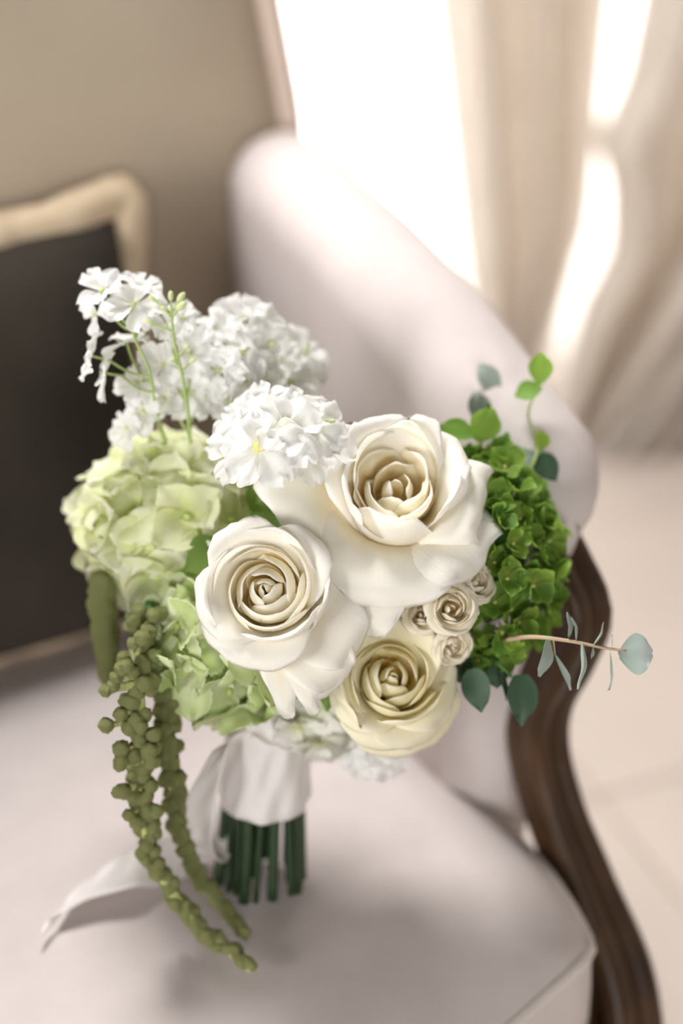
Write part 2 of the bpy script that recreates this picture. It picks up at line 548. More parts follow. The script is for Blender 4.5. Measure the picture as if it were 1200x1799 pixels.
ARM_B = [0.118, 0.123, 0.135, 0.155, 0.185, 0.23, 0.30, 0.43, 0.55, 0.64]
ARM_TOP = [0.722, 0.744, 0.760, 0.776, 0.790, 0.804, 0.826, 0.850, 0.862, 0.866]
ARM_BOT = [0.712, 0.690, 0.640, 0.40, 0.36, 0.36, 0.36, 0.36, 0.36, 0.36]
for side in (0, 1):
    def rr(r):
        return r if side == 0 else -0.62 - r
    pv = []
    nb = 44
    for k in range(nb):
        b = 0.118 + 0.505 * (k / (nb - 1)) ** 1.5
        zt, zb = float(np.interp(b, ARM_B, ARM_TOP)), float(np.interp(b, ARM_B, ARM_BOT))
        q = min(1.0, max(0.02, (b - 0.116) / 0.045)) ** 0.5          # rounding towards the front end
        rad = min(0.052 * q, (zt - zb) * 0.5)
        cz = zt - rad
        lowr = min(0.030, rad)
        ring = []
        zl = max(zb, cz - 0.10)
        zl = min(zl, cz - rad * 0.9)
        ring.append((0.050 - min(0.050, rad) * min(1.0, max(0.2, (b - 0.125) / 0.06)), zb + 0.0))
        ring.append((0.050 - rad, min(cz, zb + (cz - zb) * 0.5)))
        for a in range(13):
            an = PI - a * PI / 12
            ring.append((0.050 + rad * math.cos(an), cz + rad * math.sin(an)))
        ring.append((0.050 + rad * 0.88, cz - rad * 0.5))
        ring.append((0.050 + rad * 0.45, max(zb, cz - rad * 1.1)))
        fo = 0.25 if b < 0.2 else 1.0
        ring.append((0.050 + min(rad, 0.018 * fo), max(zb, cz - rad * 2.0)))
        ring.append((0.050 + min(rad, 0.014 * fo), min(zb, cz - 0.001) if zb > 0.5 else 0.30))
        for (r, z) in ring:
            pv.append(L3(rr(r + 0.036 * max(0, (b - 0.2) / 0.42)), b, z))
    m_ = len(ring)
    tip = np.mean(np.array(pv[:m_]), axis=0)
    pv.append(tip)
    caps = [(len(pv) - 1, (i + 1) % m_, i) for i in range(m_)] + [tuple((nb - 1) * m_ + i for i in range(m_))]
    am = link('arm', mesh('arm', pv, grid_faces(m_, nb, True) + caps, mat=M['fabric']), chair)
    bm_ = bmesh.new()
    bm_.from_mesh(am.data)
    bmesh.ops.recalc_face_normals(bm_, faces=bm_.faces)
    bm_.to_mesh(am.data)
    bm_.free()
    # carved S post: moulded section with a groove
    sec = [(-1, -0.8), (-0.75, -1), (0.75, -1), (1, -0.8), (1.0, -0.25), (0.72, 0.0), (1.0, 0.25), (1, 0.8), (0.75, 1), (0.2, 1.0), (0.0, 0.8), (-0.2, 1.0), (-0.75, 1), (-1, 0.8), (-1.0, 0.25), (-0.72, 0.0), (-1.0, -0.25)]
    post = [(0.048, 0.176, 0.712), (0.050, 0.152, 0.694), (0.054, 0.130, 0.670), (0.058, 0.114, 0.642), (0.054, 0.122, 0.60), (0.048, 0.135, 0.555), (0.046, 0.132, 0.515), (0.048, 0.110, 0.468), (0.052, 0.070, 0.415), (0.054, 0.025, 0.355), (0.046, 0.0, 0.29), (0.038, -0.005, 0.23)]
    tube('arm_post', [L3(rr(r), b, z) for (r, b, z) in post], [0.016, 0.018, 0.019, 0.0195, 0.0195, 0.019, 0.019, 0.0205, 0.0235, 0.0255, 0.027, 0.027], M['wood'], chair, n=60, cross=sec, hint=(1, 0, 0))
    tube('leg', [L3(rr(0.02), 0.0, 0.27), L3(rr(0.035), -0.02, 0.2), L3(rr(0.02), 0.0, 0.09), L3(rr(0.025), -0.012, 0.03), L3(rr(0.028), -0.02, 0.0)], [0.030, 0.027, 0.016, 0.015, 0.02], M['wood'], chair, n=24, seg=12)
    tube('leg', [L3(rr(-0.02), 0.60, 0.28), L3(rr(-0.02), 0.64, 0.12), L3(rr(-0.02), 0.68, 0.0)], [0.026, 0.02, 0.016], M['wood'], chair, n=14, seg=12)

# backrest: padded panel whose sides draw in towards the top
bv = []
NB, MB = 26, 26
prof_r = [(0.30, 0.10), (0.5, 0.115), (0.75, 0.115), (0.87, 0.112), (0.95, 0.100), (1.02, 0.090), (1.1, 0.06), (1.16, -0.03), (1.19, -0.1)]


def back_hw(z):
    return 0.31 + float(np.interp(z, [p[0] for p in prof_r], [p[1] for p in prof_r]))


for face in (0, 1):
    for j in range(MB):
        z = 0.36 + (1.19 - 0.36) * j / (MB - 1)
        hw = back_hw(z)
        for i in range(NB):
            s = -1 + 2 * i / (NB - 1)
            ed = (1 - abs(s) ** 6) * (1 - max(0, (z - 1.0) / 0.19) ** 4)
            b = 0.625 + 0.10 * max(0, z - 0.45) + (-0.030 * ed if face == 0 else 0.055 + 0.01 * ed)
            bv.append(L3(-0.31 + hw * s, b, z))
f1 = grid_faces(NB, MB)
f2 = [tuple(reversed([i + NB * MB for i in q])) for q in f1]
rim = []
edge_idx = [j * NB for j in range(MB)] + [(MB - 1) * NB + i for i in range(1, NB)] + [j * NB + NB - 1 for j in range(MB - 2, -1, -1)] + [i for i in range(NB - 2, 0, -1)]
for a, b_ in zip(edge_idx, edge_idx[1:] + edge_idx[:1]):
    rim.append((a, b_, b_ + NB * MB, a + NB * MB))
link('backrest', mesh('backrest', bv, f1 + f2 + rim, mat=M['back_fabric']), chair)
fr = []
for z in np.linspace(0.80, 1.19, 12):
    fr.append(L3(-0.31 + back_hw(z) + 0.012, 0.625 + 0.10 * (z - 0.45) + 0.012, z))
top = []
for s in np.linspace(0.98, -0.98, 10)[1:-1]:
    top.append(L3(-0.31 + back_hw(1.19) * s, 0.625 + 0.10 * 0.74 + 0.012, 1.20 + 0.03 * (1 - s * s)))
lf = [(-(p[0]), p[1], p[2]) for p in reversed(fr)]
tube('back_frame', fr + top + lf, 0.017, M['back_trim'], chair, n=110, seg=10)


# ------------------------------------------------------------------ throw pillow
pc = CH(-0.274, 0.560, 0.645)
pm = frame((-CB + Vector((0, 0, 0.2))).normalized(), CR)
pil = thing('throw_pillow', 'dark charcoal throw pillow with thick straw-coloured edging leaning on the armchair back', 'pillow', mat4(pc, pm))
hw, hh, n = 0.195, 0.19, 30
pv = []
for face in (1, -1):
    for j in range(n):
        for i in range(n):
            x, y = -1 + 2 * i / (n - 1), -1 + 2 * j / (n - 1)
            ears = 1 - 0.07 * (1 - (x * x) * (y * y)) * max(abs(x), abs(y)) ** 4
            th = 0.068 * max(0, (1 - x ** 4) * (1 - (y ** 4 if y > 0 else y ** 10))) ** 0.5
            th += 0.004 * noise.noise(Vector((x * 2.2, y * 2.2, 3.1))) * (1 - max(abs(x), abs(y)))
            pv.append((hw * x * ears, hh * y * ears, face * th))
f1 = grid_faces(n, n)
f2 = [tuple(reversed([i + n * n for i in q])) for q in f1]
link('pillow_cover', mesh('pillow_cover', pv, f1 + f2, mat=M['charcoal']), pil)
ed = []
for k in range(80):
    a = 2 * PI * k / 80
    c, s = math.cos(a), math.sin(a)
    q = max(abs(c), abs(s))
    x, y = c / q, s / q
    x = math.copysign(abs(x) ** 1.0, x)
    ears = 1 - 0.07 * (1 - (x * x) * (y * y))
    ear = (min(abs(x), abs(y))) ** 5
    ed.append((hw * x * ears * (1 + 0.02 * ear), hh * y * ears * (1 + 0.03 * ear), 0.003 * math.sin(k * 1.7)))
ed.append(ed[0])
tube('edging', ed, [0.019 + 0.002 * math.sin(k * 2.3) for k in range(60)], M['trim'], pil, n=200, seg=10)

for ch_ in pil.children:                        # the underside rests flat on the seat
    for q in ch_.data.vertices:
        wq = pil.matrix_world @ q.co
        if wq.z < 0.462:
            wq.z = 0.462 - (0.462 - wq.z) * 0.05
            q.co = pil.matrix_world.inverted() @ wq
# ------------------------------------------------------------------ bouquet: where the stems run
BASE = Vector((-0.058, 0.752, 0.474))
HEAD = Vector((-0.045, 0.812, 0.72))
AX = (HEAD - BASE)
AXN = AX.normalized()
BX = (RT - AXN * RT.dot(AXN)).normalized()
BY = AXN.cross(BX)
slots = []
for rad, cnt, off in ((0.0255, 18, 0.0), (0.0175, 12, 0.3), (0.009, 6, 0.1)):
    for k in range(cnt):
        a = -PI / 2 + (k + off) * 2 * PI / cnt
        slots.append((rad * math.cos(a), rad * math.sin(a)))
# the slots on the viewer's side are used first
slots.sort(key=lambda q: (0 if math.hypot(*q) > 0.02 and q[1] < 0.004 else 1 if math.hypot(*q) > 0.02 else 2, random.random()))
slot_i = 0


def stem_path(start):
    """from a bloom down through the binding to a cut end on the seat"""
    global slot_i
    a, b = slots[slot_i % len(slots)]
    slot_i += 1
    tilt = random.uniform(-0.004, 0.004)
    low = BASE + BX * (a * 1.12 + tilt) + BY * b * 1.05
    low -= AXN * random.uniform(-0.004, 0.003)
    low.z = max(low.z, 0.4735)
    mid = BASE + AX * 0.38 + BX * a * 0.93 + BY * b * 0.93
    hi = BASE + AX * 0.62 + BX * a * 0.6 + BY * b * 0.6
    return [start, start.lerp(hi, 0.5) + FWD * 0.018, hi, mid, low]


def flower_stem(parent, start, rad=0.0038, mat='dark_stem'):
    inv = parent.matrix_world.inverted()
    sc = parent.matrix_world.to_scale()[0]
    return tube('stem', stem_path(start), rad / sc, M[mat], parent, n=26, seg=8, inv=inv)


# ------------------------------------------------------------------ roses
def rose_petal(phi, prof, W_, rk=1.0, g=0.3, pt=0.0, roll=0.0, ruf=0.6, wb=0.35, seed=0, nu=15, nv=18, sk=0.0, fold=0.0, sp=0.0, ptw=0.35, wt=1.0):
    """prof: (r, z) in mm from base to tip; W_ = half width in mm; rk = section radius / distance from axis;
    g = how far the corners fall short; pt = point at the tip; roll = edge roll back in mm; fold = pinch along the midline"""
    pr = catmull(prof, 60)
    rng = random.Random(seed)
    o1, o2 = rng.random() * 30, rng.random() * 30
    v, uv = [], []
    for j in range(nv):
        for i in range(nu):
            t = j / (nv - 1)
            s = -1 + 2 * i / (nu - 1)
            gs = 1 - g * abs(s) ** 2.4 + pt * max(0, 1 - abs(s) / ptw) ** 1.3 - pt * 0.5
            tt = min(1.0, max(0.0, t * gs))
            k = tt * 59
            a = int(min(58, k))
            fr_ = k - a
            r, z = pr[a] * (1 - fr_) + pr[a + 1] * fr_
            w = W_ * (wb + (1 - wb) * math.sin(min(1, t / 0.62) * PI / 2)) * (1 - 0.16 * max(0, (t - 0.72) / 0.28) ** 1.5)
            r *= 1 + sp * s * min(1, t * 1.6)
            if wt < 1.0:
                k_ = min(1.0, max(0.0, (t - 0.62) / 0.36))
                w *= 1 - (1 - wt) * k_ * k_ * (3 - 2 * k_)
            rho = max(abs(r) * rk, w / 2.5, 2.0)
            u = w * s
            ang = u / rho
            x = (r - rho) + rho * math.cos(ang)
            y = rho * math.sin(ang)
            e = max(0, (abs(s) - 0.5) / 0.5)
            x += roll * e * e * t * 1.0
            z -= roll * 0.5 * e * e * t * t
            z += -fold * (1 - abs(s)) ** 1.5 * t
            nz = noise.noise(Vector((s * 1.7 + o1, t * 2.1, o2)))
            n2 = noise.noise(Vector((s * 4.5 + o2, t * 3.0, o1)))
            n3 = noise.noise(Vector((s * 11 + o1, t * 4.0, o2 + 5))) * ruf * t ** 6
            x += n3 * 0.7
            z += n3 * 0.9
            am = ruf * t * (0.4 + 0.6 * abs(s))
            x += am * nz * 2.2 + am * n2 * 0.9 * t
            z += am * nz * 1.2
            y += sk * t * t * W_
            c, sn = math.cos(phi), math.sin(phi)
            v.append((x * c - y * sn, x * sn + y * c, z))
            uv.append((s, t))
    return v, grid_faces(nu, nv), uv


def cup(n, R0, R1, z0, z1, cover=1.5, base=-44, lip0=0.3, lip1=2.0, phi0=0.0, step=137.5, seed=0, g=0.24, power=1.0, jit=1.0, belly=1.12, mid=None):
    out_ = []
    rng = random.Random(seed)
    for i in range(n):
        k = i / max(1, n - 1)
        R = R0 + (R1 - R0) * k ** power
        z = z0 + (z1 - z0) * k if mid is None else (z0 * (1 - k) * (1 - 2 * k) + mid * 4 * k * (1 - k) + z1 * k * (2 * k - 1))
        z += rng.uniform(-1, 1) * 1.0 * jit
        lip = lip0 + (lip1 - lip0) * k
        R *= 1 + 0.05 * rng.uniform(-1, 1) * jit
        out_.append(dict(phi=phi0 + step * i + rng.uniform(-12, 12) * jit, W=max(5.5, R * cover),
                         prof=[(2.0, base), (R * 0.75 + 2, base * 0.74), (R * belly + 0.6, base * 0.34 + z * 0.5), (R * (belly + 1) / 2, z - 3.0), (R + lip * 0.25, z - 0.6), (R + lip, z + 0.1)],
                         g=g, ruf=0.25 + 0.35 * k, roll=0.4 + 1.2 * k, rk=1.0))
    return out_


def make_rose(label, center, axis, specs, mat, scale=1.0, stem_r=0.004, group=None, name='rose', thick=0.00045, nu=15, nv=18, calyx=True, seed0=0):
    mw = mat4(center, frame(axis), 0.001 * scale)
    t = thing(name, label, 'rose', mw, group)
    for i, sp in enumerate(specs):
        sp = dict(sp)
        phi = math.radians(sp.pop('phi'))
        pm_ = mat + '_heart' if sp.pop('heart', False) and mat != 'spray_rose' else mat
        prof = sp.pop('prof')
        W_ = sp.pop('W')
        v, f, uv = rose_petal(phi, prof, W_, seed=i * 7 + 3 + seed0, nu=nu, nv=nv, **sp)
        o = link('petal', mesh('petal', v, f, uv, M[{'rose_cream_heart': 'cream_heart'}.get(pm_, pm_)]), t)
        md = o.modifiers.new('thickness', 'SOLIDIFY')
        md.thickness = thick / (0.001 * scale)
        md.offset = 0
    if calyx:
        cv, cf = tube_geo([(0, 0, -52), (0, 0, -48), (0, 0, -42), (0, 0, -36)], [4, 7.5, 9, 6], 10, 10)
        link('calyx', mesh('calyx', cv, cf, mat=M['stem']), t)
        for k in range(5):
            a = k * 2 * PI / 5
            v, f, uv = rose_petal(a, [(6, -46), (14, -47), (24, -52), (33, -58)], 4.0, g=0.1, pt=0.5, wb=0.9, nu=7, nv=9, rk=2)
            link('sepal', mesh('sepal', v, f, uv, M['rose_leaf']), t)
    flower_stem(t, mw @ Vector((0, 0, -50)), stem_r)
    return t


def guard(phi, r, z, W_, g=0.3, pt=0.0, roll=3.0, ruf=1.0, rk=1.6, tip=8.0, base=-44, seed=0, sk=0.0, mid=0.55, fold=0.0, wb=0.35, belly=0.0, ptw=0.6):
    """outer petal that opens to distance r, height z, and rolls over at its tip"""
    return dict(phi=phi, W=W_, prof=[(3, base), (r * 0.28 + 4, base * 0.82), (r * mid + belly, base * 0.28 + z * 0.45), (r * 0.84, z + 1.0), (r * 0.95, z - tip * 0.18), (r, z - tip)],
                g=g, pt=pt, roll=roll, ruf=ruf, rk=rk, sk=sk, fold=fold, wb=wb, ptw=ptw)


def inner(phi, R, z, W_, g=0.2, sp=0.10, lip=2.0, belly=1.24, base=-44, ruf=0.5, roll=1.5, pt=0.0, deep=True):
    """cupped petal whose rim stands at distance R, height z"""
    dd = max(0.6, min(9.5 - 0.30 * R, 0.6 * R + 1.4) * (belly - 1) / 0.24) if deep else R * (belly - 1)
    wl = max(W_, (R + dd) * 1.5) if deep else W_
    d_ = dict(phi=phi, W=wl, wt=W_ / wl, prof=[(2, base), ((R + dd) * 0.62 + 1, base * 0.72), (R + dd, z - 11), (R + dd * 0.55, z - 4.5), (R + dd * 0.12 + lip * 0.25, z - 0.9), (R + lip, z)],
              g=g, sp=sp, ruf=ruf, roll=roll, pt=pt)
    if deep:
        d_['heart'] = True
    return d_


# big open rose, upper right
big = [inner(70, 2.4, -4, 7, g=0.3, lip=-1.2), inner(200, 4.5, -5, 11, lip=-0.5, g=0.3), inner(20, 6.5, -5, 14, g=0.3, sp=0.2),
       inner(-95, 9, -5, 18, g=0.34, pt=0.12, sp=0.2), inner(95, 11, -1, 20, g=0.3, sp=-0.2), inner(-30, 14, -3, 24, g=0.26, sp=0.2)]
big += [
    inner(35, 18, 4, 28, g=0.28, ruf=0.9, sp=0.2, lip=3),
    inner(-128, 19, -1, 30, g=0.26, ruf=0.8, sp=0.24, lip=3, roll=3),
    inner(135, 28, 9, 38, g=0.2, ruf=1.0, sp=-0.12, lip=3),
    inner(-48, 22, 0, 34, g=0.26, ruf=0.9, sp=-0.16, lip=4, roll=3),
    inner(150, 22.5, 4, 32, g=0.2, ruf=0.9, sp=0.1, lip=2),
    inner(78, 32, 12, 40, g=0.28, ruf=1.2, sp=0.10, lip=4, pt=0.08),
    inner(192, 31, 5, 38, g=0.2, ruf=1.1, sp=0.10, lip=5, deep=False, roll=3, belly=1.1),
    dict(phi=-98, W=44, prof=[(2, -46), (19, -44), (30, -34), (33, -20), (30, -5), (28, 2), (31, 4.5)], g=0.36, pt=0.16, ptw=0.7, ruf=0.7, roll=3, sp=0.10),
    inner(0, 34, 2, 42, g=0.26, ruf=1.2, sp=0.10, lip=7, deep=False, roll=4, belly=1.08),
]
# opened outer petals
big += [
    guard(152, 54, 4, 36, g=0.3, pt=0.1, roll=6, tip=8, ruf=1.5),
    guard(64, 48, 10, 32, g=0.36, pt=0.30, roll=7, tip=4, ruf=1.2),
    guard(112, 45, 10, 36, g=0.3, pt=0.06, roll=6, tip=5, ruf=1.5),
    guard(26, 50, 3, 32, g=0.25, pt=0.16, roll=9, tip=9, ruf=1.5),
    guard(-10, 58, -8, 34, g=0.14, pt=0.0, roll=11, tip=12, ruf=1.7),
    guard(172, 90, -14, 42, g=0.24, pt=0.08, roll=7, tip=9, ruf=2.2, rk=2.4),
    guard(-130, 74, -24, 34, g=0.28, pt=0.15, roll=10, tip=14, rk=2.0, ruf=1.5),
    guard(-95, 73, -22, 54, g=0.34, pt=0.0, roll=8, tip=17, rk=1.7, ruf=2.2),
    guard(-100, 84, -38, 40, g=0.50, pt=0.42, ptw=0.8, roll=10, tip=18, rk=1.8, ruf=1.4),
    guard(-44, 72, -20, 38, g=0.18, pt=0.14, roll=12, tip=12, rk=2.0, ruf=1.8),
]
ROSE1 = make_rose('largest wide open white rose with curled back outer petals at the bouquet centre', P(698, 842, 0.894), D(0.06, 0.48, 0.87), big, 'rose', seed0=11)

# tight round rose, left
r2 = [inner(p, R, z, w, g=0.16, sp=0.13, lip=l, ruf=0.35, roll=0.8) for (p, R, z, w, l) in (
    (30, 1.6, -6, 6, -1.2), (200, 2.4, -5.5, 7, -0.8), (95, 3.6, -5, 9, -0.3), (-35, 4.8, -4.5, 11, 0), (215, 6.2, -4, 13, 0.3), (85, 7.6, -3.5, 15, 0.5),
    (-60, 10.5, -6, 19, 0.8), (160, 12.5, -5, 22, 1), (40, 14, -4, 24, 1.2), (-95, 16, -5, 26, 1.2), (-30, 19, -4, 29, 1.5), (195, 20.5, -3, 31, 1.5), (90, 22, -1, 33, 1.8),
    (-80, 24, -3, 35, 2), (10, 26.5, -1, 37, 2.2), (140, 28, 0, 38, 2.5))]
r2 += [
    inner(-62, 31, -2, 42, g=0.2, ruf=0.8, roll=2, lip=4, belly=1.1, deep=False),
    inner(70, 33, 2, 42, g=0.2, ruf=0.9, roll=2, lip=3.5, belly=1.1, deep=False),
    inner(178, 33, 0, 42, g=0.2, ruf=0.9, roll=2, lip=4, belly=1.1, deep=False),
    inner(5, 37, -4, 42, g=0.24, ruf=0.9, roll=3, lip=4, belly=1.08, deep=False),
    guard(118, 46, -2, 36, g=0.3, roll=4, tip=5, ruf=1.4, rk=1.15),
    guard(200, 45, -6, 36, g=0.26, roll=5, tip=6, ruf=1.4, rk=1.15),
    guard(235, 49, -12, 32, g=0.3, roll=5, tip=8, ruf=1.3, rk=1.2),
    guard(-95, 50, -12, 36, g=0.24, roll=4, tip=8, ruf=0.9, rk=1.3),
    guard(40, 46, -4, 34, g=0.3, roll=4, tip=6, ruf=1.2, rk=1.2),
    guard(-32, 66, -26, 27, g=0.26, roll=4, tip=14, ruf=0.9, rk=2.2),
    guard(-52, 70, -30, 24, g=0.30, roll=4, tip=16, ruf=0.9, rk=2.2),
    guard(-82, 78, -34, 16, g=0.30, pt=0.40, roll=8, tip=14, ruf=1.0, rk=0.7),
    guard(-70, 80, -34, 14, g=0.30, pt=0.40, roll=8, tip=14, ruf=1.0, rk=0.7),
    guard(-60, 72, -40, 26, g=0.25, roll=3, tip=10, ruf=0.9, rk=2.2),
    guard(8, 60, -26, 26, g=0.3, roll=4, tip=8, ruf=0.9, rk=2.0),
]
ROSE2 = make_rose('round white rose with tight spiral heart left of the largest open rose', P(462, 1030, 0.872), D(-0.10, 0.20, 0.97), r2, 'rose', seed0=50)

# cream rose, below
r3 = [inner(p, R, z, w, g=0.18, sp=0.14, lip=l, ruf=0.4, roll=0.8) for (p, R, z, w, l) in (
    (80, 1.6, -3, 6, -1.2), (250, 2.6, -2.5, 7, -0.6), (150, 4.2, -2.5, 10, 0), (20, 5.6, -2.5, 12, 0.3), (-90, 7.2, -2.5, 14, 0.5),
    (190, 10.5, -2, 19, 0.8), (60, 12.5, -1, 22, 1), (-45, 14.5, -3, 24, 1), (-130, 17.5, -3, 28, 1.3), (110, 19, 0, 29, 1.5), (10, 21, -1, 32, 1.8),
    (-70, 24, -3, 35, 2), (175, 26, -1, 37, 2.4))]
r3 += [
    inner(-50, 30, -3, 42, g=0.24, ruf=0.8, roll=2, lip=3, belly=1.08, deep=False),
    inner(75, 31, 1, 40, g=0.26, ruf=0.9, roll=2, lip=3.5, belly=1.1, deep=False),
    inner(190, 33, -2, 42, g=0.2, ruf=0.9, roll=2, lip=4, belly=1.08, deep=False),
    guard(118, 42, 4, 34, g=0.35, roll=4, tip=6, ruf=1.2, rk=1.1),
    guard(60, 42, 4, 34, g=0.35, roll=4, tip=6, ruf=1.2, rk=1.1),
    guard(170, 44, -6, 36, g=0.3, roll=5, tip=8, ruf=1.0, rk=1.2),
    guard(215, 44, -12, 36, g=0.3, roll=4, tip=8, ruf=1.0, rk=1.1),
    guard(-20, 44, -12, 38, g=0.28, roll=4, tip=10, ruf=1.0, rk=1.15),
    guard(-62, 46, -16, 38, g=0.28, roll=4, tip=12, ruf=1.0, rk=1.2),
    guard(-105, 46, -18, 36, g=0.28, roll=4, tip=12, ruf=1.0, rk=1.2),
    guard(-40, 50, -26, 34, g=0.26, roll=3, tip=12, ruf=1.0, rk=1.2),
    guard(-85, 48, -30, 34, g=0.26, roll=3, tip=12, ruf=1.2, rk=1.2),
]
ROSE3 = make_rose('creamy rose with pointed spiral heart lowest in the bouquet', P(694, 1184, 0.905), D(0.10, 0.34, 0.94), r3, 'rose_cream', scale=0.97, seed0=90)


def spray(label, u, v, d, axis, R, seed):
    rg = random.Random(seed * 5)
    sp = [inner(seed * 50 + k * 137.5 + rg.uniform(-15, 15), 2 + 2.4 * k + rg.uniform(-.5, .5), -3 + 2.5 * math.sin(k / 12 * PI), max(7, (2 + 2.4 * k) * 1.35), g=0.26, sp=0.15, lip=-0.6 + k * 0.35, base=-38, ruf=0.8, belly=1.2) for k in range(13)]
    sp += [guard(k * 72 + seed * 20, 38, -10, 30, g=0.25, roll=5, tip=8, rk=1.1, ruf=1.5, base=-38) for k in range(5)]
    return make_rose(label, P(u, v, d), axis, sp, 'spray_rose', scale=R * 25, stem_r=0.0024, name='spray_rose', nu=11, nv=12, seed0=seed * 31, calyx=False, group='small spray roses')


spray('small ruffled spray rose facing front under the right edge of the largest rose', 797, 1068, 0.890, D(0.15, 0.1, 0.97), 0.0190, 1)
spray('small spray rose half hidden beside the green hydrangea, above right of the ruffled one', 842, 1018, 0.902, D(0.5, 0.3, 0.8), 0.0165, 2)
spray('small spray rose in shade directly below the front ruffled spray rose', 800, 1142, 0.910, D(0.3, -0.35, 0.85), 0.0150, 3)
spray('small spray rose peeking out between the largest rose and the creamy low rose', 742, 1078, 0.905, D(0.05, 0.2, 0.95), 0.0145, 4)
spray('small spray rose in the gap between the two white roses and the creamy rose', 645, 1084, 0.906, D(-0.2, 0.1, 0.95), 0.0125, 5)


# ------------------------------------------------------------------ petals and leaves that lie flat
def flat_petal(nu, nv, shape, cup_=0.1, wave=0.06, serr=0.0, notch=0.0, seed=0, tipdown=0.0):
    """unit petal: grows along +y from 0 to 1, half width shape(t); cupped up at the sides"""
    rng = random.Random(seed)
    o1 = rng.random() * 40
    v, uv = [], []
    for j in range(nv):
        for i in range(nu):
            t = j / (nv - 1)
            s = -1 + 2 * i / (nu - 1)
            w = shape(t)
            x = s * w
            y = t - notch * max(0, t - 0.5) * 2 * max(0, 1 - abs(s) / 0.4) - 0.10 * abs(s) ** 3 * t
            if serr:
                k = 1 + serr * math.cos((t * 7) * 2 * PI) * abs(s) ** 3
                x *= k
                y += serr * 0.5 * t ** 6 * math.cos(s * 4 * PI)
            z = cup_ * (s * s) * w * 2 - tipdown * t * t + wave * noise.noise(Vector((s * 1.6 + o1, t * 2.2, o1))) * (0.3 + t)
            v.append((x, y, z))
            uv.append((s, t))
    return v, grid_faces(nu, nv), uv


def ovate(w, p=0.5, tip=0.05, base=0.12):
    def fn(t):
        a = math.sin(PI * min(1, max(0, (t * (1 - base - tip) + base))) ** (0.5 / (1 - p) if p > 0.5 else 1.0))
        return w * max(0.0, a) ** 0.8
    return fn


def broad(w):
    """rounded, nearly diamond petal of a hydrangea"""
    def fn(t):
        return w * (0.16 + 0.84 * math.sin(PI * min(1, t * 0.92 + 0.04) ** 0.85) ** 0.75) if t < 0.999 else w * 0.12
    return fn


def rounded(w):
    """short round petal"""
    def fn(t):
        return w * (0.2 + 0.8 * math.sin(min(1, t / 0.6) * PI / 2)) * math.sqrt(max(0.02, 1 - max(0, (t - 0.55) / 0.47) ** 2))
    return fn


def wedge(w):
    """larkspur petal: narrow claw, broad rounded end"""
    def fn(t):
        return w * (0.14 + 0.86 * (math.sin(min(1, t / 0.72) * PI / 2) ** 1.6) * (1 - max(0, (t - 0.72) / 0.28) ** 2.2 * 0.62))
    return fn


def petal_set(name, mat, shape, variants, nu=7, nv=8, **kw):
    out_ = []
    for k in range(variants):
        kk = {a: (b(k) if callable(b) else b) for a, b in kw.items()}
        v, f, uv = flat_petal(nu, nv, shape, seed=k * 13 + 5, **kk)
        out_.append(mesh(name, v, f, uv, M[mat]))
    return out_


def ball_geo(r, sub=1, squash=1.0, rough=0.0, seed=0, fine=0.0):
    bm = bmesh.new()
    bmesh.ops.create_icosphere(bm, subdivisions=sub, radius=r)
    v = []
    for q in bm.verts:
        c = q.co.copy()
        if rough:
            n_ = noise.noise(c.normalized() * 3.2 + Vector((seed, 0, 0))) + 0.6 * noise.noise(c.normalized() * 7 + Vector((0, seed, 0)))
            c *= 1 + rough * n_
        if fine:
            c *= 1 + fine * noise.noise(c.normalized() * 13 + Vector((seed, seed, 0)))
        c.z *= squash
        v.append(c)
    f = [tuple(x.index for x in p.verts) for p in bm.faces]
    bm.free()
    return v, f


LIME = petal_set('petal', 'lime_petal', broad(0.56), 4, cup_=lambda k: (0.10, -0.12, 0.2, 0.05)[k], wave=0.16, tipdown=lambda k: (0.1, 0.3, -0.1, 0.2)[k])
PALE = petal_set('petal', 'pale_petal', broad(0.56), 3, cup_=lambda k: (0.10, -0.12, 0.2)[k], wave=0.2, tipdown=lambda k: (0.1, 0.3, 0.0)[k])
PGREEN = petal_set('petal', 'green_petal', broad(0.58), 4, nu=13, nv=20, serr=0.045, cup_=lambda k: (0.1, -0.15, 0.2, 0.0)[k], wave=0.2, tipdown=lambda k: (0.15, 0.3, 0.0, 0.25)[k])
DEEP = petal_set('petal', 'deep_petal', rounded(0.50), 4, cup_=lambda k: (0.22, 0.3, 0.12, 0.25)[k], wave=0.12, tipdown=lambda k: (-0.1, 0.1, -0.25, -0.05)[k])
WHITE = petal_set('petal', 'white_petal', wedge(0.45), 4, nu=9, nv=9, cup_=lambda k: (0.1, -0.1, 0.15, 0.0)[k], wave=0.24, notch=0.15, tipdown=lambda k: (0.05, 0.2, -0.1, 0.12)[k])
bv_, bf_ = ball_geo(1.0, 1)


def floret_core(mat, bead, ped, bead_mat):
    """little stalk with a bead on top (unit: petal length); one mesh, two materials"""
    v, f = tube_geo([(0.02, 0.03, -ped), (0, 0, -ped * 0.5), (0, 0, 0)], 0.05, 5, 5)
    k = len(v)
    v2 = [Vector(q) * bead + Vector((0, 0, bead * 0.4)) for q in bv_]
    me = mesh('floret', list(v) + v2, list(f) + [tuple(i + k for i in q) for q in bf_], mat=M[mat])
    me.materials.append(M[bead_mat])
    for p in me.polygons[len(f):]:
        p.material_index = 1
    return me


CORE_LIME = floret_core('pale_stem', 0.11, 1.2, 'lime_bead')
CORE_DEEP = floret_core('pale_stem', 0.12, 1.2, 'lime_bead')
CORE_WHITE = floret_core('pale_stem', 0.10, 0.8, 'lime_bead')
CORE_STAMEN = floret_core('pale_stem', 0.14, 0.8, 'stamen')


